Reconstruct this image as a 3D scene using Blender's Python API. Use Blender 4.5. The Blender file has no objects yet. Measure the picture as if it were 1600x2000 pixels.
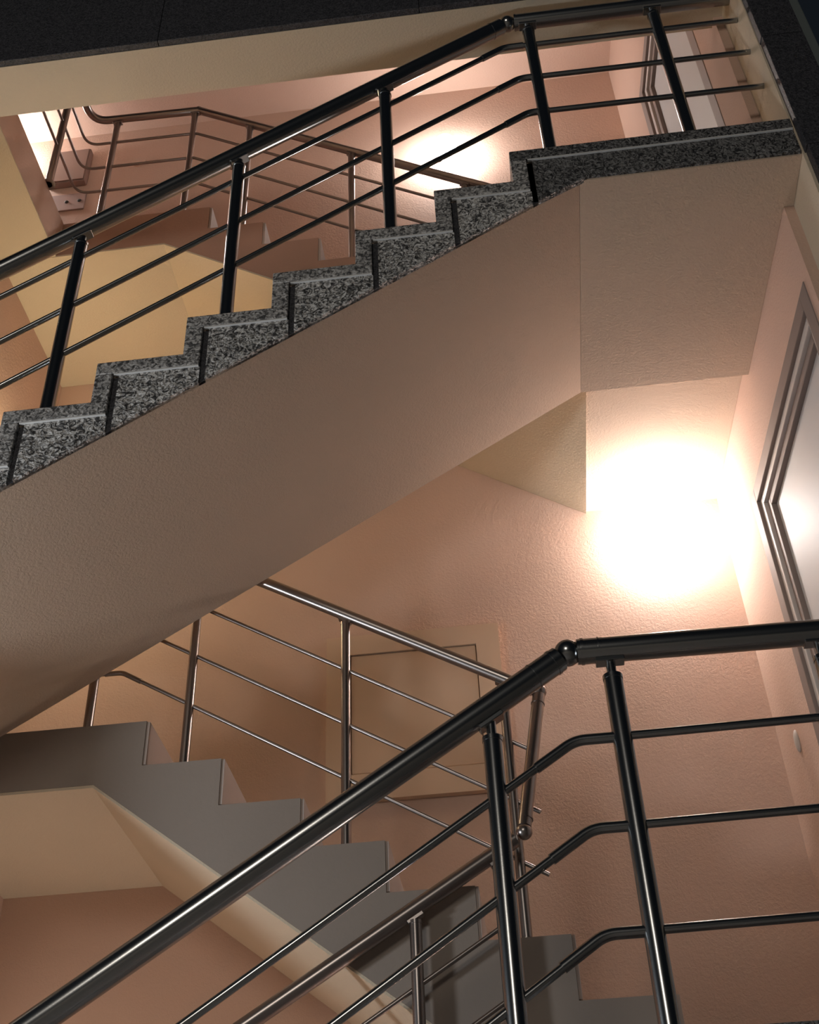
import bpy, math, random
from mathutils import Vector, Matrix
random.seed(4)
sc = bpy.context.scene
C = sc.collection
# ---------------------------------------------------------------- camera
cam = bpy.data.cameras.new('camera'); camo = bpy.data.objects.new('camera', cam); C.objects.link(camo)
fw = Vector((-0.06596, 0.77556, 0.62782)); rt = Vector((0.99282, 0.11391, -0.03640)); up = Vector((0.09974, -0.62091, 0.77751))
M = Matrix((rt, up, -fw)).transposed().to_4x4(); M.translation = Vector((1.29, 0.0, -3.052))
camo.matrix_world = M
cam.sensor_fit = 'HORIZONTAL'; cam.sensor_width = 36.0; cam.lens = 36.0 * 2365.28 / 1600.0
cam.clip_start = 0.05; cam.clip_end = 500
sc.camera = camo
# ---------------------------------------------------------------- world, exposure
w = bpy.data.worlds.new('night'); sc.world = w; w.use_nodes = True
bg = w.node_tree.nodes['Background']; bg.inputs[0].default_value = (0.10, 0.13, 0.17, 1); bg.inputs[1].default_value = 0.055
vs = sc.view_settings; vs.view_transform = 'Standard'; vs.look = 'None'; vs.exposure = 0.0; vs.gamma = 1.0; vs.use_curve_mapping = False
LAMP = 125.0
# street light beside the facade, low on the left
ld = bpy.data.lights.new('street_light', 'POINT'); ld.energy = 125; ld.color = (0.90, 0.95, 1.0); ld.shadow_soft_size = 0.16
lo = bpy.data.objects.new('street_light', ld); lo.location = (-1.75, 2.15, -2.2); C.objects.link(lo)
# street lamp across the yard, a little above the half landing
ld = bpy.data.lights.new('yard_light', 'POINT'); ld.energy = 800; ld.color = (1.0, 0.90, 0.78); ld.shadow_soft_size = 1.3
lo = bpy.data.objects.new('yard_light', ld); lo.location = (-1.5, -9.5, 1.2); C.objects.link(lo)

# ---------------------------------------------------------------- materials
def mat(name, col, rough=.8, metal=0.0, bump=None, speck=None, emit=None, vary=0.0):
    m = bpy.data.materials.new(name); m.use_nodes = True
    nt = m.node_tree; N = nt.nodes; L = nt.links; b = N['Principled BSDF']
    b.inputs['Base Color'].default_value = (*col, 1); b.inputs['Roughness'].default_value = rough; b.inputs['Metallic'].default_value = metal
    tc = N.new('ShaderNodeTexCoord')
    if vary:
        n = N.new('ShaderNodeTexNoise'); n.inputs['Scale'].default_value = 1.7; n.inputs['Detail'].default_value = 6
        L.new(tc.outputs['Object'], n.inputs['Vector'])
        r = N.new('ShaderNodeValToRGB'); r.color_ramp.elements[0].position = .3; r.color_ramp.elements[1].position = .7
        r.color_ramp.elements[0].color = (*[c * (1 - vary) for c in col], 1); r.color_ramp.elements[1].color = (*[min(1, c * (1 + vary)) for c in col], 1)
        L.new(n.outputs['Fac'], r.inputs['Fac']); L.new(r.outputs['Color'], b.inputs['Base Color'])
    if speck:   # bush-hammered granite: light and dark grains
        dark, light, scale, dist = speck
        n = N.new('ShaderNodeTexNoise'); n.inputs['Scale'].default_value = scale; n.inputs['Detail'].default_value = 3; n.inputs['Distortion'].default_value = dist
        L.new(tc.outputs['Object'], n.inputs['Vector'])
        r = N.new('ShaderNodeValToRGB'); e = r.color_ramp.elements
        e[0].position = .40; e[0].color = (*dark, 1); e[1].position = .62; e[1].color = (*light, 1)
        L.new(n.outputs['Fac'], r.inputs['Fac']); L.new(r.outputs['Color'], b.inputs['Base Color'])
    if bump:
        scale, strength, dist, det = bump
        n2 = N.new('ShaderNodeTexNoise'); n2.inputs['Scale'].default_value = scale; n2.inputs['Detail'].default_value = det; n2.inputs['Distortion'].default_value = .6
        L.new(tc.outputs['Object'], n2.inputs['Vector'])
        bp = N.new('ShaderNodeBump'); bp.inputs['Strength'].default_value = strength; bp.inputs['Distance'].default_value = dist
        L.new(n2.outputs['Fac'], bp.inputs['Height']); L.new(bp.outputs['Normal'], b.inputs['Normal'])
    if emit:
        b.inputs['Emission Color'].default_value = (*emit[0], 1); b.inputs['Emission Strength'].default_value = emit[1]
    return m
SALMON = mat('salmon_stucco', (.64, .45, .36), .75, bump=(85, .5, .0045, 3), vary=.03)
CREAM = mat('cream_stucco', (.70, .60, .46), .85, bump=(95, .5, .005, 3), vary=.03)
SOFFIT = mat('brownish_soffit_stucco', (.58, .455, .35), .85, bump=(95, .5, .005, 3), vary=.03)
FASCIA = mat('grey_painted_plaster', (.31, .262, .226), .7, bump=(70, .15, .004, 3), vary=.05)
FASCIAU = mat('brown_salmon_plaster', (.46, .29, .225), .7, bump=(70, .15, .004, 3), vary=.05)
RISER = mat('lit_riser_paint', (.50, .42, .38), .6)  # fascia tone lightened: light striking the risers from the right, put into colour
ROUGH = mat('rough_granite', (.2, .2, .2), .55, speck=((.05, .05, .053), (.78, .77, .75), 40, 2.4), bump=(46, 1.0, .02, 3))
ROUGHD = mat('shaded_rough_granite', (.1, .1, .1), .5, speck=((.022, .022, .025), (.26, .26, .26), 46, 2.4), bump=(46, 1.0, .02, 3))  # same grains darkened, partly painting in the light falloff towards the landing
SAWN = mat('sawn_granite', (.2, .2, .2), .4, speck=((.08, .08, .082), (.60, .59, .58), 60, 1.2), bump=(70, .6, .008, 3))
DARKST = mat('dark_stone', (.04, .041, .045), .55, speck=((.020, .021, .027), (.075, .076, .088), 120, 1.2), bump=(85, .5, .006, 3))
STEEL = mat('brushed_stainless', (.34, .35, .355), .23, 1.0, bump=(140, .04, .001, 2))
STEELF = mat('inner_stainless', (.32, .29, .28), .30, 1.0, bump=(140, .04, .001, 2))
MORTAR = mat('pale_mortar', (.75, .74, .72), .8)
DOORP = mat('pale_door_paint', (.60, .61, .62), .55, bump=(20, .05, .003, 3), vary=.03)
FRAMEG = mat('grey_brown_frame', (.27, .215, .195), .6)
FRAMEL = mat('light_frame', (.66, .61, .58), .45)
HATCH = mat('beige_hatch_paint', (.68, .50, .36), .6)
BOXB = mat('brown_metal_box', (.30, .20, .17), .5)
PLATE = mat('grey_plate', (.36, .26, .24), .5)
BLACK = mat('black_plastic', (.03, .03, .03), .5)
TRIMG = mat('grey_green_trim', (.16, .19, .19), .5)
GLOBE = mat('lamp_globe', (1, .98, .95), .4, emit=((1.0, .94, .90), LAMP))
GLOBEW = mat('warm_lamp_globe', (1, .9, .7), .4, emit=((1.0, .84, .52), LAMP*.66))
GLOBEL = mat('dim_warm_lamp_globe', (1, .9, .7), .4, emit=((1.0, .84, .64), LAMP*.22))
BASEW = mat('lamp_base_white', (.8, .8, .78), .5)
FLOORM = mat('grey_floor_tile', (.22, .21, .20), .5, vary=.1)
GROUNDM = mat('pale_paving', (.42, .40, .37), .9, bump=(30, .5, .02, 4), vary=.2)

# ---------------------------------------------------------------- mesh helpers
class MB:
    def __init__(s): s.v = []; s.f = []; s.sm = []
    def add(s, vs, fs, smooth=False):
        o = len(s.v); s.v += [tuple(v) for v in vs]; s.f += [tuple(i + o for i in f) for f in fs]; s.sm += [smooth] * len(fs); return s
    def box(s, x0, x1, y0, y1, z0, z1):
        return s.add([(x0,y0,z0),(x1,y0,z0),(x1,y1,z0),(x0,y1,z0),(x0,y0,z1),(x1,y0,z1),(x1,y1,z1),(x0,y1,z1)],
                     [(3,2,1,0),(4,5,6,7),(0,1,5,4),(1,2,6,5),(2,3,7,6),(3,0,4,7)])
    def prism(s, pts, y0, y1):      # polygon in x-z extruded along y; pts counter-clockwise seen from -y
        n = len(pts)
        vs = [(x, y0, z) for x, z in pts] + [(x, y1, z) for x, z in pts]
        return s.add(vs, [tuple(range(n)), tuple(range(2*n-1, n-1, -1))] + [(i+n, (i+1) % n + n, (i+1) % n, i) for i in range(n)])
    def plan(s, pts, z0, z1):       # polygon in x-y, counter-clockwise from above
        n = len(pts); vs = [(x, y, z0) for x, y in pts] + [(x, y, z1) for x, y in pts]
        return s.add(vs, [tuple(range(n-1, -1, -1)), tuple(range(n, 2*n))] + [(i, (i+1) % n, (i+1) % n + n, i+n) for i in range(n)])
    def tube(s, path, r, seg=20, caps=True):
        P = [Vector(p) for p in path]; n = len(P); rings = []
        t0 = (P[1] - P[0]).normalized(); ref = Vector((0, 0, 1)) if abs(t0.z) < .9 else Vector((0, 1, 0))
        a = t0.cross(ref).normalized()
        vs = []
        for i in range(n):
            ti = (P[i] - P[i-1]).normalized() if i else t0
            to = (P[i+1] - P[i]).normalized() if i < n-1 else ti
            t = (ti + to).normalized()
            a = (a - t * a.dot(t)).normalized(); b = t.cross(a)
            k = 1 / max(.5, t.dot(ti))
            d = (to - ti); dn = d.normalized() if d.length > 1e-4 else None
            for j in range(seg):
                an = 2 * math.pi * j / seg; o = (a * math.cos(an) + b * math.sin(an)) * r
                if dn is not None: o += dn * o.dot(dn) * (k - 1)
                vs.append(P[i] + o)
        fs = []
        for i in range(n-1):
            for j in range(seg):
                j2 = (j+1) % seg; fs.append((i*seg+j, i*seg+j2, (i+1)*seg+j2, (i+1)*seg+j))
        s.add(vs, fs, True)
        if caps:
            s.add([vs[j] for j in range(seg)], [tuple(reversed(range(seg)))]); s.add([vs[(n-1)*seg+j] for j in range(seg)], [tuple(range(seg))])
        return s
    def ball(s, c, r, sx=1, sy=1, sz=1, nu=24, nv=14):
        vs = [(c[0], c[1], c[2]+r*sz)]
        for i in range(1, nv):
            th = math.pi*i/nv
            for j in range(nu):
                ph = 2*math.pi*j/nu; vs.append((c[0]+r*sx*math.sin(th)*math.cos(ph), c[1]+r*sy*math.sin(th)*math.sin(ph), c[2]+r*sz*math.cos(th)))
        vs.append((c[0], c[1], c[2]-r*sz)); L = len(vs)-1
        fs = [(0, 1+j, 1+(j+1) % nu) for j in range(nu)]
        for i in range(nv-2):
            for j in range(nu):
                j2 = (j+1) % nu; fs.append((1+i*nu+j, 1+(i+1)*nu+j, 1+(i+1)*nu+j2, 1+i*nu+j2))
        fs += [(L, 1+(nv-2)*nu+(j+1) % nu, 1+(nv-2)*nu+j) for j in range(nu)]
        return s.add(vs, fs, True)
    def build(s, name, m, parent=None, bevel=0):
        me = bpy.data.meshes.new(name); org = Vector((0, 0, 0))
        if parent is not None: org = parent.matrix_basis.translation if parent.parent is None else Vector((0,0,0))
        off = parent['org'] if parent is not None and 'org' in parent else (0, 0, 0)
        me.from_pydata([(x-off[0], y-off[1], z-off[2]) for x, y, z in s.v], [], s.f)
        me.polygons.foreach_set('use_smooth', s.sm); me.materials.append(m); me.update()
        o = bpy.data.objects.new(name, me); C.objects.link(o)
        if parent is not None:
            o.parent = parent; o['org'] = list(off)
        if bevel:
            bv = o.modifiers.new('bevel', 'BEVEL'); bv.width = bevel; bv.segments = 2; bv.limit_method = 'ANGLE'
        return o
def thing(name, label, cat, loc, group=None):
    o = bpy.data.objects.new(name, None); o.location = loc; o['org'] = list(loc); o['label'] = label; o['category'] = cat
    if group: o['group'] = group
    o.empty_display_size = .1; C.objects.link(o); return o
def struct(name, label=None, loc=(0, 0, 0)):
    o = bpy.data.objects.new(name, None); o.location = loc; o['org'] = list(loc); o['kind'] = 'structure'
    if label: o['label'] = label
    o.empty_display_size = .1; C.objects.link(o); return o
def skind(o, label=None):
    o['kind'] = 'structure'
    if label: o['label'] = label
    return o
def bendpath(pts, r, n=6):          # round the corners of a polyline
    P = [Vector(p) for p in pts]; out = [P[0]]
    for i in range(1, len(P)-1):
        a = (P[i-1]-P[i]).normalized(); b = (P[i+1]-P[i]).normalized()
        ang = a.angle(b); d = r / math.tan(ang/2); d = min(d, (P[i-1]-P[i]).length*.45, (P[i+1]-P[i]).length*.45)
        s_, e_ = P[i]+a*d, P[i]+b*d
        for k in range(n+1):
            t = k/n; out.append(s_*(1-t)**2 + P[i]*2*t*(1-t) + e_*t*t)
    out.append(P[-1]); return out

# ---------------------------------------------------------------- dimensions
T, R = .30, .1856
SL = R/T
YA, YC, YW = 2.79, 3.945, 4.90          # facade plane, plane between the two flights, back wall
R1 = 5*R; R0 = -2.30; L1 = -4*R; L2 = 2.408; L0 = R0 - 9*R
ZN, ZF = .722, .80                       # underside of near / far half of upper landing
XFN, XFF = 1.745, 1.777
CEIL = 4.74
def wallx(y): return 2.442 + (4.867 - y)*.046
XCOL = 2.565

# ---------------------------------------------------------------- the setting
skind(MB().box(-3.6, 2.74, YW, YW+.25, -4.7, 5.2).build('wall_back', SALMON))
skind(MB().box(-.99-.3, -.965, 3.0, YW, -4.7, -.95).build('wall_left', SALMON))
skind(MB().box(-1.45, -1.17, 2.80, YW, -.95, L2-.27).build('wall_left', SALMON))
skind(MB().box(-3.6, 2.74, YA+.05, YW+.25, CEIL, CEIL+.3).build('ceiling', SALMON))
skind(MB().box(-8, 9, -9, YW, -4.85, -4.7).build('floor', GROUNDM))
skind(MB().box(-3.8, -3.6, 2.8, YW+.25, L2-.27, 5.2).build('wall_left', SALMON))
# right wall, slightly skewed, with two door openings
DY0 = 4.37; DYN = [3.10, 3.30]                    # door jambs (far, near)
def wall_piece(mb, y0, y1, z0, z1):
    mb.add([(wallx(y0),y0,z0),(2.736,y0,z0),(2.736,y1,z0),(wallx(y1),y1,z0),(wallx(y0),y0,z1),(2.736,y0,z1),(2.736,y1,z1),(wallx(y1),y1,z1)],
           [(3,2,1,0),(4,5,6,7),(0,1,5,4),(1,2,6,5),(2,3,7,6),(3,0,4,7)])
mb = MB(); DT = [.36, .36+3.23]
ZM = R1-.15
wall_piece(mb, DY0, YW, -4.7, CEIL)
wall_piece(mb, YA+.25, DYN[0], -4.7, ZM); wall_piece(mb, YA+.25, DYN[1], ZM, CEIL)
wall_piece(mb, DYN[0], DY0, -4.7, R0); wall_piece(mb, DYN[0], DY0, DT[0], ZM)
wall_piece(mb, DYN[1], DY0, ZM, R1); wall_piece(mb, DYN[1], DY0, DT[1], CEIL)
skind(mb.build('wall_right', SALMON))
def door(name, zf, zt, DY1, far=False):
    d = struct(name, None, (wallx(3.85), 3.85, zf))
    def fr(a, b, x0, x1, m, nm):         # rectangular frame ring between outer inset a and inner inset b
        q = MB()
        for (y0, y1, z0, z1) in ((DY1+a, DY1+b, zf, zt-a), (DY0-b, DY0-a, zf, zt-a), (DY1+b, DY0-b, zt-b, zt-a)):
            q.add([(wallx(y0)+x0,y0,z0),(wallx(y0)+x1,y0,z0),(wallx(y1)+x1,y1,z0),(wallx(y1)+x0,y1,z0),(wallx(y0)+x0,y0,z1),(wallx(y0)+x1,y0,z1),(wallx(y1)+x1,y1,z1),(wallx(y1)+x0,y1,z1)],
                  [(3,2,1,0),(4,5,6,7),(0,1,5,4),(1,2,6,5),(2,3,7,6),(3,0,4,7)])
        return q.build(nm, m, d, bevel=.003)
    fr(0, .075, -.004, .12, FRAMEG, 'door_frame')
    fr(.075, .115, .012, .12, FRAMEL, 'frame_bead')['label'] = 'pale inner bead of the frame'
    fr(.115, .16, .028, .12, FRAMEG, 'frame_stop')
    q = MB(); a = .16; y0, y1 = DY1+a, DY0-a
    q.add([(wallx(y0)+.05,y0,zf+.01),(wallx(y0)+.09,y0,zf+.01),(wallx(y1)+.09,y1,zf+.01),(wallx(y1)+.05,y1,zf+.01),(wallx(y0)+.05,y0,zt-a),(wallx(y0)+.09,y0,zt-a),(wallx(y1)+.09,y1,zt-a),(wallx(y1)+.05,y1,zt-a)],
          [(3,2,1,0),(4,5,6,7),(0,1,5,4),(1,2,6,5),(2,3,7,6),(3,0,4,7)])
    leaf = q.build('door_leaf', DOORP, d, bevel=.003)
    h = MB(); yy = DY0-.34 if far else DY1+.22; x = wallx(yy)
    h.tube(bendpath([(x+.05, yy, zf+1.05), (x-.01, yy, zf+1.05), (x-.01, yy+.12, zf+1.05)], .02), .009, 12)
    h.build('door_handle', STEEL, leaf)
    return d
door('door_1', R0, DT[0], DYN[0]); door('door_2', R1, DT[1], DYN[1], True)

# corner column at the right end of the facade
col = struct('wall_front', 'corner column clad in dark stone at the right end of the facade', (XCOL, YA, R0))
MB().box(XCOL, 2.735, YA+.012, YA+.26, -4.7, 5.2).build('column_body', CREAM, col)
zb = [-4.7, -3.6, -2.45, -1.3, -.15, ZN-.004, 1.46, 2.6, 3.8, 5.2]
for i in range(len(zb)-1):
    x0 = XCOL+.012 if zb[i] > R1 - .3 else XCOL + .022
    MB().box(XCOL+(.004, .012, .007)[i % 3], 2.735, YA-.03, YA+.012, zb[i]+.002, zb[i+1]-.002).build('stone_panel', DARKST, col, bevel=.002)
tr = skind(MB().box(2.737, 2.785, YA-.005, YA+.05, -4.7, 5.2).build('trim_1', TRIMG, bevel=.006), 'narrow grey metal strip running up beside the dark column')

# lintel / spandrel over the upper landing
BZ, BY0, BY1 = 2.118, 2.845, 3.092
sp = struct('wall_front', 'dark stone spandrel above the upper landing, cream underside', (0, BY0, BZ))
MB().box(-3.6, XCOL, BY0, BY1, BZ, BZ+1.35).build('spandrel_body', CREAM, sp)
xs = [-3.6, -2.4, -1.2, 0.0, 1.2, XCOL-.002]
for i in range(5):
    MB().box(xs[i]+.001, xs[i+1]-.001, BY0-.03, BY0, BZ+.003, BZ+1.35).build('stone_panel', DARKST, sp, bevel=.002)

# ---------------------------------------------------------------- near flight and landing, granite clad
def near_flight(z5, ks, label, first=0, clad=True):
    # nosing k stands at x=k*T, z=z5-(5-k)*R
    zk = lambda k: z5 - (5-k)*R
    dz = z5 - R1
    t = thing('stair_flight', label, 'stairs', (ks[0]*T, YA, zk(ks[0]-1)))
    sof = lambda x: ZN + dz - (XFN - x)*SL
    k0, k1 = ks[0], ks[-1]
    x0 = k0*T - .35
    low = [(x0, sof(x0) if sof(x0) > zk(k0-1)-.25 else zk(k0-1)-.25)]
    poly = [(k0*T+.02, sof(k0*T+.02))]
    poly += [(XFN, ZN+dz), (XFN, zk(k1)-.03)]
    for k in range(k1, k0-1, -1):
        poly += [(k*T+.03, zk(k)-.03), (k*T+.03, zk(k-1)-.03)]
    pts = []
    for q in poly:
        if not pts or (abs(q[0]-pts[-1][0]) + abs(q[1]-pts[-1][1])) > 1e-6: pts.append(q)
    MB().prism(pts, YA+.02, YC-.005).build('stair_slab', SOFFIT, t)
    for k in ks:
        xa = k*T; xb = (k+1)*T + (.0 if k < k1 else .0)
        if k < k1:
            tr = MB().box(xa, xb+.06, YA, YC-.01, zk(k)-.058, zk(k)).build('tread', SAWN, t, bevel=.004)
            MB().box(xa+.065, xb+.058, YA+.001, YA+.012, zk(k)-.0635, zk(k)-.0585).build('mortar_joint', MORTAR, t)
            # rough side panel under the tread, cut along the slope
            px0, px1 = xa+.082, xb+.062
            ztop = zk(k)-.064
            zL_, zR_ = sof(px0)+.0, sof(px1)+.0
            pp = [(px0, zL_), (px1, zR_), (px1, ztop), (px0, ztop)]
            if zR_ > ztop-.002:
                xc = XFN-(ZN+dz-ztop)/SL; pp = [(px0, zL_), (min(xc, px1), ztop), (px0, ztop)]
            MB().prism(pp, YA+.008, YA+.03).build('side_panel', ROUGH, t)
        # riser slab
        lo = max(zk(k-1)+.001, sof(xa+.03)+.0)
        MB().box(xa, xa+.06, YA+.001, YC-.01, zk(k-1)+.0005, zk(k)-.0585).build('riser', SAWN, t, bevel=.003)
        # web between the joint below the riser and the slope
        a0, a1 = xa-.0, xa+.082
        zt = zk(k-1)-.0
        if k > ks[0]:
            MB().prism([(xa+.0605, sof(xa+.0605)), (xa+.0815, sof(xa+.0815)), (xa+.0815, zk(k)-.064), (xa+.0605, zk(k)-.064)], YA+.018, YA+.03).build('shadow_joint', DARKST, t)  # dark colour paints the shadow strip in the gap beside the panel
    return t
nf = near_flight(R1, list(range(-3, 6)), 'upper near stair flight with rough speckled granite side and cream underside')

def granite_landing(z5, dz, label, zn, zf):
    t = thing('landing', label, 'landing', (5*T, YA, zn))
    # body: near half and thinner far half
    ye = YA+.249
    def lplan(xl, y0, y1, g): return [(xl, y0), (XCOL-g, y0), (XCOL-g, ye), (wallx(ye)-g, ye), (wallx(y1)-g, y1), (xl, y1)]
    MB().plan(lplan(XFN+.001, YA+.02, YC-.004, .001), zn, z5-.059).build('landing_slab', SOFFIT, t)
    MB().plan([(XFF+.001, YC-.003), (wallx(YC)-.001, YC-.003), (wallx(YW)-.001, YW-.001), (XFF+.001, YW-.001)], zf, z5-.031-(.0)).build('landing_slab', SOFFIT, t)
    MB().plan(lplan(5*T, YA, YC-.005, .001), z5-.058, z5).build('floor_slab', ROUGHD, t, bevel=.003)
    MB().box(2.1, wallx(YC)-.001, YC+.001, YW-.002, z5-.03, z5).build('floor_slab', FLOORM, t)
    MB().box(5*T+.065, XCOL-.003, YA+.001, YA+.012, z5-.0635, z5-.0585).build('mortar_joint', MORTAR, t)
    sx = XFN-(zn-(z5-.07))/SL
    sof = lambda x: zn - (XFN-x)*SL
    xa = 5*T
    MB().prism([(xa+.082, sof(xa+.082)), (XFN+.03, zn+.008), (XFN+.03, z5-.064), (xa+.082, z5-.064)], YA+.008, YA+.03).build('side_panel', ROUGHD, t)
    MB().box(XFN+.031, XCOL-.003, YA+.008, YA+.03, zn+.008, z5-.064).build('side_panel', ROUGHD, t)
    MB().box(xa+.0605, xa+.0815, YA+.018, YA+.03, sof(xa+.07)+.01, z5-.064).build('shadow_joint', DARKST, t)  # shadow gap of the recess, painted in with the dark stone colour
    return t
granite_landing(R1, 0, 'upper landing slab with dark stone edge toned for light falloff beside the corner column', ZN, ZF)
granite_landing(R0, 0, 'lower landing slab at the foot of the frame below the landing rail', R0-(R1-ZN), R0-(R1-ZF))
near_flight(R0, list(range(-3, 6)), 'lowest near stair flight running down under the round steel handrail')

# ---------------------------------------------------------------- far flights, painted
def far_flight(xf, zl, zend, n, foldx, foldz, endx, endz, xleft, label, llabel, fm=None):
    fm = fm or FASCIA
    rs = [R]*n
    rest = (zl - zend) - (n)*R
    rs = [R]*5 + [((zl-zend) - 5*R)/(n-5)]*(n-5)
    zs = [zl]
    for r in rs: zs.append(zs[-1]-r)
    t = thing('stair_flight', label, 'stairs', (xf, YC, zend))
    top = [(xf, zl)]
    pts = [(foldx, foldz), (endx, endz), (max(endx, xf+(n-1)*T)+.0, endz)]
    xe = max(endx, xf+(n-1)*T)
    body = [(foldx, foldz), (endx, endz)]
    if xe > endx+.01: body.append((xe, endz))
    body.append((xe, zs[n-1] if xe <= xf+(n-1)*T+.01 else zs[n]))
    steps = []
    for j in range(n-1, -1, -1):
        # tread j surface z=zs[j] ends at xf+j*T
        steps.append((xf+j*T, zs[j+1] if j < n-1 else zs[j+1]))
        steps.append((xf+j*T, zs[j]))
    body = [(foldx, foldz), (endx, endz), (endx, zs[int((endx-xf)/T)+1])]
    for j in range(int((endx-xf)/T), -1, -1):
        if xf+j*T < endx-.001: body += [(xf+j*T, zs[j+1]), (xf+j*T, zs[j])]
    body.append((foldx, zl))
    q = []
    for p in body:
        if not q or (abs(p[0]-q[-1][0])+abs(p[1]-q[-1][1])) > 1e-6: q.append(p)
    MB().prism(q, YC+.006, YW-.001).build('stair_slab', fm, t)
    # cream plaster skin below
    MB().prism([(foldx, foldz-.012), (endx, endz-.012), (endx, endz-.0005), (foldx, foldz-.0005)], YC+.007, YW-.001).build('soffit_plaster', CREAM, t)
    for j in range(n):
        MB().box(xf+j*T+.0005, xf+j*T+.012, YC+.012, YW-.002, zs[j+1]+.0055, zs[j]-.001).build('riser', RISER, t)
        if xf+(j+1)*T > endx and j < n-1:
            MB().box(max(endx+.002, xf+j*T+.013), xf+(j+1)*T-.001, YC+.012, YW-.002, zend+.0, zs[j+1]).build('step_block', fm, t)
        if j < n-1:
            MB().box(xf+j*T+.013, xf+(j+1)*T-.001, YC+.05, YW-.002, zs[j+1]+.0005, zs[j+1]+.005).build('tread', SAWN, t)
    l = thing('landing', llabel, 'landing', (foldx, YC, foldz))
    MB().box(xleft, foldx, YC+.006, YW-.001, foldz, zl).build('landing_slab', fm, l)
    MB().box(xleft, foldx, YC+.007, YW-.001, foldz-.012, foldz-.0005).build('soffit_plaster', CREAM, l)
    return t, l
far_flight(-.085, L1, R0, 8, -.262, -.99, XFF, R0-.25, -1.165,
           'lower rear stair flight with grey painted stepped side, descending to the right', 'grey painted half landing at the left end of the lower rear flight')
far_flight(-.055, L2, R1, 8, -.286, L2-.265, XFF, ZF, -3.6,
           'upper rear stair flight behind the granite steps with shaded stepped side', 'top landing slab with yellow lit underside behind the upper railing', FASCIAU)
# near halves of the left landings
l = thing('landing', 'near half of the left half landing where the granite flight starts', 'landing', (-.9, YA, L1-.25))
MB().box(-1.165, -3*T+.015, YA+.02, YC+.004, L1-.25, L1-.001).build('landing_slab', CREAM, l)
MB().box(-1.165, -3*T-.002, YA, YC-.01, L1, L1+.03).build('floor_slab', SAWN, l)
l = thing('landing', 'near half of the top landing with brown painted edge behind the dark spandrel', 'landing', (-.87, 3.1, L2-.265))
MB().box(-3.6, -.872, 3.095, YC+.004, L2-.265, L2).build('landing_slab', SALMON, l)
MB().box(-3.6, -.873, 3.096, YC+.004, L2-.277, L2-.2655).build('soffit_plaster', CREAM, l)

# ---------------------------------------------------------------- railings
def hz(a, b, x):
    return a[1] + (b[1]-a[1])*(x-a[0])/(b[0]-a[0])
def post(t, x, y, z0, ztop, r, m, slope=0, neck=.055, base=True):
    """tube post with cap, thin neck and saddle plate under the handrail; ztop = underside of handrail"""
    p = MB().tube([(x, y, z0), (x, y, ztop-neck)], r, 24)
    p.tube([(x, y, ztop-neck-.002), (x, y, ztop-neck+.010)], r*1.06, 24)
    p = p.build('post', m, t)
    MB().tube([(x, y, ztop-neck+.009), (x, y, ztop+.004)], r*.52, 14).build('neck', m, p)
    s = MB(); d = Vector((1, 0, slope)).normalized(); c = Vector((x, y, ztop))
    n = Vector((-d.z, 0, d.x))
    q = []
    for a in (-1, 1):
        for yy in (-1, 1):
            for h in (-.009, .004): q.append(tuple(c + d*a*r*1.5 + Vector((0, yy*r*.75, 0)) + n*h))
    s.add(q, [(0,1,3,2),(4,6,7,5),(0,4,5,1),(2,3,7,6),(0,2,6,4),(1,5,7,3)]); s.build('saddle', m, p, bevel=.002)
    if base: MB().tube([(x, y, z0), (x, y, z0+.008)], r*1.7, 24).build('base_collar', m, p)
    return p
YP = 2.90; HR = .036; PR = .026; BR = .0115
def rail_line(t, name, pts, r, m, seg=20): return MB().tube(pts, r, seg).build(name, m, t)
def joint(t, c, r, m):
    MB().ball(c, r).build('elbow_joint', m, t)
def ring(c, d, r, w, m, t):
    c = Vector(c); d = Vector(d).normalized(); MB().tube([c-d*w/2, c+d*w/2], r, 24).build('joint_ring', m, t)

# upper near railing
t = thing('stair_railing', 'dark steel railing on the upper granite flight and landing', 'railing', (-.3, YP, L1))
A = (1.585, 2.040); sl = .636; Lx = -1.0
zL = A[1] - (A[0]-Lx)*sl
rail_line(t, 'handrail', [(Lx, YP, zL), (A[0]-.03, YP, A[1]-.03*sl)], HR, STEEL, 28)
rail_line(t, 'handrail', [(A[0]+.03, YP, A[1]), (XCOL-.001, YP, A[1]-.008)], HR, STEEL, 28)
joint(t, (A[0], YP, A[1]-.002), HR*1.02, STEEL)
ring((A[0]-.075, YP, A[1]-.075*sl), (1, 0, sl), HR*1.05, .006, STEEL, t); ring((A[0]+.035, YP, A[1]), (1, 0, 0), HR*1.05, .006, STEEL, t)
for (x, z0) in ((-.204, -R), (.407, R), (1.022, 3*R), (1.672, R1), (2.223, R1)):
    on = x > A[0]
    zt = (A[1] if on else A[1]-(A[0]-x)*sl) - HR*(1 if on else math.sqrt(1+sl*sl))
    post(t, x, YP, z0, zt, PR, STEEL, 0 if on else sl)
for bx, bz, ex in ((1.553, 1.845, 2.562), (1.60, 1.592, 2.572), (1.612, 1.335, 2.572)):
    s2 = .637
    pts = bendpath([(Lx, YP, bz-(bx-Lx)*s2), (bx, YP, bz), (ex, YP, bz-.012)], .10)
    b = rail_line(t, 'bar', pts, BR, STEEL, 14)
    MB().tube(bendpath([(bx-.10, YP, bz-.10*s2), (bx, YP, bz), (bx+.085, YP, bz)], .10), BR*1.25, 14).build('bend_sleeve', STEEL, b)

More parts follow.
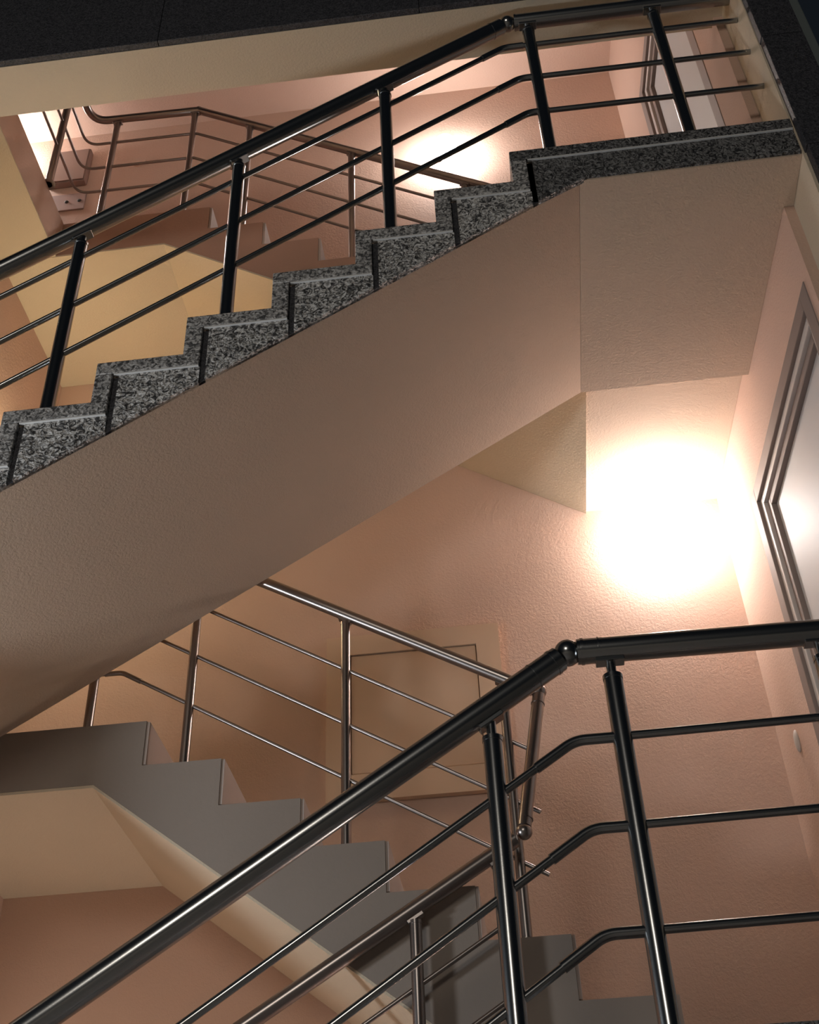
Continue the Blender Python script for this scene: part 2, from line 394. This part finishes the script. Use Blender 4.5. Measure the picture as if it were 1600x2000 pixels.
# lower near railing
t = thing('stair_railing', 'nearest dark steel railing with ball joint, on the lower flight and landing', 'railing', (.3, YP, R0-1))
A = (1.465, -1.262); sl = .648; Lx = -.9
rail_line(t, 'handrail', [(Lx, YP, A[1]-(A[0]-Lx)*sl), (A[0]-.026, YP, A[1]-.026*sl)], HR, STEEL, 32)
rail_line(t, 'handrail', [(A[0]+.026, YP, A[1]), (XCOL-.001, YP, A[1]-.012)], HR, STEEL, 32)
joint(t, (A[0], YP, A[1]), HR*1.06, STEEL)
ring((A[0]-.10, YP, A[1]-.10*sl), (1, 0, sl), HR*1.045, .004, STEEL, t); ring((A[0]-.043, YP, A[1]-.043*sl), (1, 0, sl), HR*1.06, .008, STEEL, t)
ring((A[0]+.04, YP, A[1]), (1, 0, 0), HR*1.06, .008, STEEL, t); ring((A[0]+.085, YP, A[1]), (1, 0, 0), HR*1.045, .004, STEEL, t)
for (x, z0) in ((1.236, R0-R), (1.577, R0), (2.142, R0)):
    on = x > A[0]
    zt = (A[1] if on else A[1]-(A[0]-x)*sl) - HR*(1 if on else math.sqrt(1+sl*sl))
    post(t, x, YP, z0, zt, PR, STEEL, 0 if on else sl, neck=.06)
for bx, bz in ((1.452, -1.532), (1.466, -1.780), (1.462, -2.045)):
    pts = bendpath([(Lx, YP, bz-(bx-Lx)*sl), (bx, YP, bz), (XCOL-.02, YP, bz+.010)], .10)
    b = rail_line(t, 'bar', pts, BR, STEEL, 14)
    MB().tube(bendpath([(bx-.11, YP, bz-.11*sl), (bx, YP, bz), (bx+.11, YP, bz)], .10), BR*1.3, 14).build('bend_sleeve', STEEL, b)

# lower rear railing
YF = 4.0; FR = .0235; FP = .0185; FB = .008
t = thing('stair_railing', 'slimmer steel railing on the lower rear flight, ending in a leaning tube', 'railing', (0, YF, L1))
B = (-.215, .215); sl = -.592
e = (1.40, B[1]+(1.40+.215)*sl)
def fz(x): return B[1]+(x-B[0])*sl
rail_line(t, 'handrail', [(-1.165, YF, B[1]), (B[0], YF, B[1]), (1.385, YF, fz(1.385))], FR, STEELF, 24)
joint(t, (1.405, YF, fz(1.405)+.005), FR*1.25, STEELF)
rail_line(t, 'drop_tube', [(1.405, YF, fz(1.405)), (1.300, 3.90, -1.315)], FR, STEELF, 24)['label'] = 'leaning tube that closes the rail end'
joint(t, (1.297, 3.90, -1.332), FR*1.2, STEELF)
dd = Vector((-.105, -.10, -.58)); p0 = Vector((1.405, YF, fz(1.405)))
ring(p0+dd*.09, dd, FR*1.1, .006, STEELF, t); ring(p0+dd*.93, dd, FR*1.1, .006, STEELF, t)
for x, z0 in ((-.335, L1), (.06, L1-R), (.672, L1-3*R), (1.272, L1-5*R)):
    z_ = B[1] if x < B[0] else fz(x)
    post(t, x, YF, z0, z_-FR*1.15, FP, STEELF, 0 if x < B[0] else sl, neck=.02)
for g in (.238, .475, .70):
    bb = (B[0]-.01, B[1]-g+.0); ex = {.238: 1.345, .475: 1.362, .70: 1.368}[g]
    b = rail_line(t, 'bar', bendpath([(-1.165, YF, bb[1]), (bb[0], YF, bb[1]), (ex, YF, bb[1]+(ex-bb[0])*(-.605))], .06), FB, STEELF, 12)
    MB().tube(bendpath([(bb[0]-.07, YF, bb[1]), (bb[0], YF, bb[1]), (bb[0]+.08, YF, bb[1]-.08*.605)], .06), FB*1.3, 12).build('bend_sleeve', STEELF, b)

# inner railing of the lowest near flight
YI = 3.90
t = thing('stair_railing', 'inner steel railing going down left behind the nearest railing', 'railing', (.9, YI, R0-R))
a0 = (1.285, -1.345); sl = .60
rail_line(t, 'handrail', [(-.9, YI, a0[1]-(a0[0]+.9)*sl), (a0[0]-.02, YI, a0[1]-.02*sl)], FR*1.15, STEELF, 24)
for x, z0 in ((.915, R0-2*R), (1.20, R0-R)):
    post(t, x, YI, z0, a0[1]-(a0[0]-x)*sl-FR*1.3, FP*1.1, STEELF, sl, neck=.02)
for g in (.25, .48, .70):
    rail_line(t, 'bar', [(-.9, YI, a0[1]-g-(a0[0]+.9)*sl), (1.22, YI, a0[1]-g-(a0[0]-1.22)*sl)], FB, STEELF, 12)

# upper rear railing, with the return over the stairwell edge
t = thing('stair_railing', 'brownish steel railing on the upper rear flight and top landing', 'railing', (0, YF, L2))
B = (-.205, 3.435); sl = -.650; XR_ = -.865
def fz(x): return B[1]+(x-B[0])*sl
rail_line(t, 'handrail', bendpath([(XR_, 3.15, B[1]+.02), (XR_, YF, B[1]+.02), (B[0], YF, B[1])], .11, 10), FR, STEELF, 24)
rail_line(t, 'handrail', [(B[0], YF, B[1]), (1.95, YF, fz(1.95))], FR, STEELF, 24)
joint(t, (B[0], YF, B[1]), FR*1.1, STEELF)
for x, z0 in ((-.70, L2), (-.225, L2), (.118, L2-R), (.715, L2-3*R), (1.33, L2-5*R), (1.9, L2-7*R)):
    z_ = B[1] if x < B[0] else fz(x)
    post(t, x, YF, z0, z_-FR*1.15, FP, STEELF, 0 if x < B[0] else sl, neck=.02)
post(t, XR_, 3.69, L2, B[1]+.02-FR*1.1, FP*1.1, STEELF, 0, neck=.02)
for g in (.235, .475, .70):
    z_ = B[1]-g
    b = rail_line(t, 'bar', bendpath([(XR_, 3.15, z_+.01), (XR_, YF, z_+.01), (B[0], YF, z_), (1.9, YF, z_+(1.9-B[0])*(-.645))], .08, 8), FB, STEELF, 12)

# ---------------------------------------------------------------- wall lamps
def wall_lamp(x, z, label, y=YW, g=None, ax=(0, -1)):
    l = thing('wall_lamp', label, 'lamp', (x, y, z))
    at = lambda d: (x+ax[0]*d, y+ax[1]*d, z)
    MB().tube([at(.001), at(.025)], .05, 32).build('lamp_base', BASEW, l)
    MB().tube([at(.024), at(.045)], .035, 32).build('lamp_neck', BASEW, l)
    MB().ball(at(.11), .078).build('lamp_globe', g or GLOBE, l)
wall_lamp(2.105, .555, 'glowing round wall lamp under the upper landing, lower right of the well')
wall_lamp(1.235, 3.93, 'glowing round wall lamp on the upper back wall behind the granite steps')
wall_lamp(1.95, R0-.45, 'glowing wall lamp one storey down, below the lower landing')
wall_lamp(-1.169, .90, 'glowing warm wall lamp on the left wall of the half landing, behind the granite flight', y=4.2, g=GLOBEW, ax=(1, 0))
wall_lamp(-.964, L0+1.7, 'glowing warm wall lamp of the lowest half landing, below the frame', y=4.2, g=GLOBEL, ax=(1, 0))
wall_lamp(-1.95, 4.42, 'glowing wall lamp of the top landing, hidden behind the spandrel at upper left')

# ---------------------------------------------------------------- small things
h = thing('wall_hatch', 'beige painted rectangular access hatch on the back wall behind the lower railing', 'hatch', (.86, YW, -.7))
fx0, fx1, fz0, fz1 = .447, 1.272, -.70, .155
m = MB(); ix0, ix1, iz0, iz1 = .56, 1.162, -.575, .05
for b in ((fx0, ix0, fz0, fz1), (ix1, fx1, fz0, fz1), (ix0, ix1, iz1, fz1), (ix0, ix1, fz0, iz0)):
    m.box(b[0], b[1], YW-.035, YW-.001, b[2], b[3])
m.build('hatch_frame', HATCH, h)
MB().box(ix0+.004, ix1-.004, YW-.028, YW-.001, iz0+.006, iz1-.004).build('hatch_cover', HATCH, h, bevel=.003)
# box and plates on the wall of the top landing
b = thing('meter_box', 'brown metal box high on the back wall above the top landing', 'box', (-1.42, YW, 4.1))
MB().box(-1.56, -1.285, YW-.05, YW-.001, 4.13, 4.50).build('box_body', BOXB, b, bevel=.006)
MB().box(-1.55, -1.295, YW-.058, YW-.0505, 4.14, 4.49).build('box_door', BOXB, b, bevel=.003)
b = thing('switch_plate', 'small grey plate with two dark buttons under the brown box', 'switch', (-1.4, YW, 3.93))
MB().box(-1.52, -1.27, YW-.012, YW-.001, 3.86, 4.04).build('plate', PLATE, b, bevel=.003)
for x in (-1.40, -1.31): MB().ball((x, YW-.014, 3.95), .014, sy=.5).build('button', BLACK, b)
b = thing('junction_cover', 'small round wall cover above the top landing rail', 'cover', (-.96, YW, 4.35))
MB().tube([(-.93, YW-.001, 4.33), (-.93, YW-.015, 4.33)], .05, 24).build('cover_disc', SALMON, b)
x = wallx(4.62)
b = thing('wall_hook', 'small pale oval wall plug on the strip beside the lower door', 'hook', (x, 4.62, -.72))
MB().ball((x-.004, 4.62, -.72), .05, sx=.25, sy=.45, sz=1).build('plug_cap', FRAMEL, b)
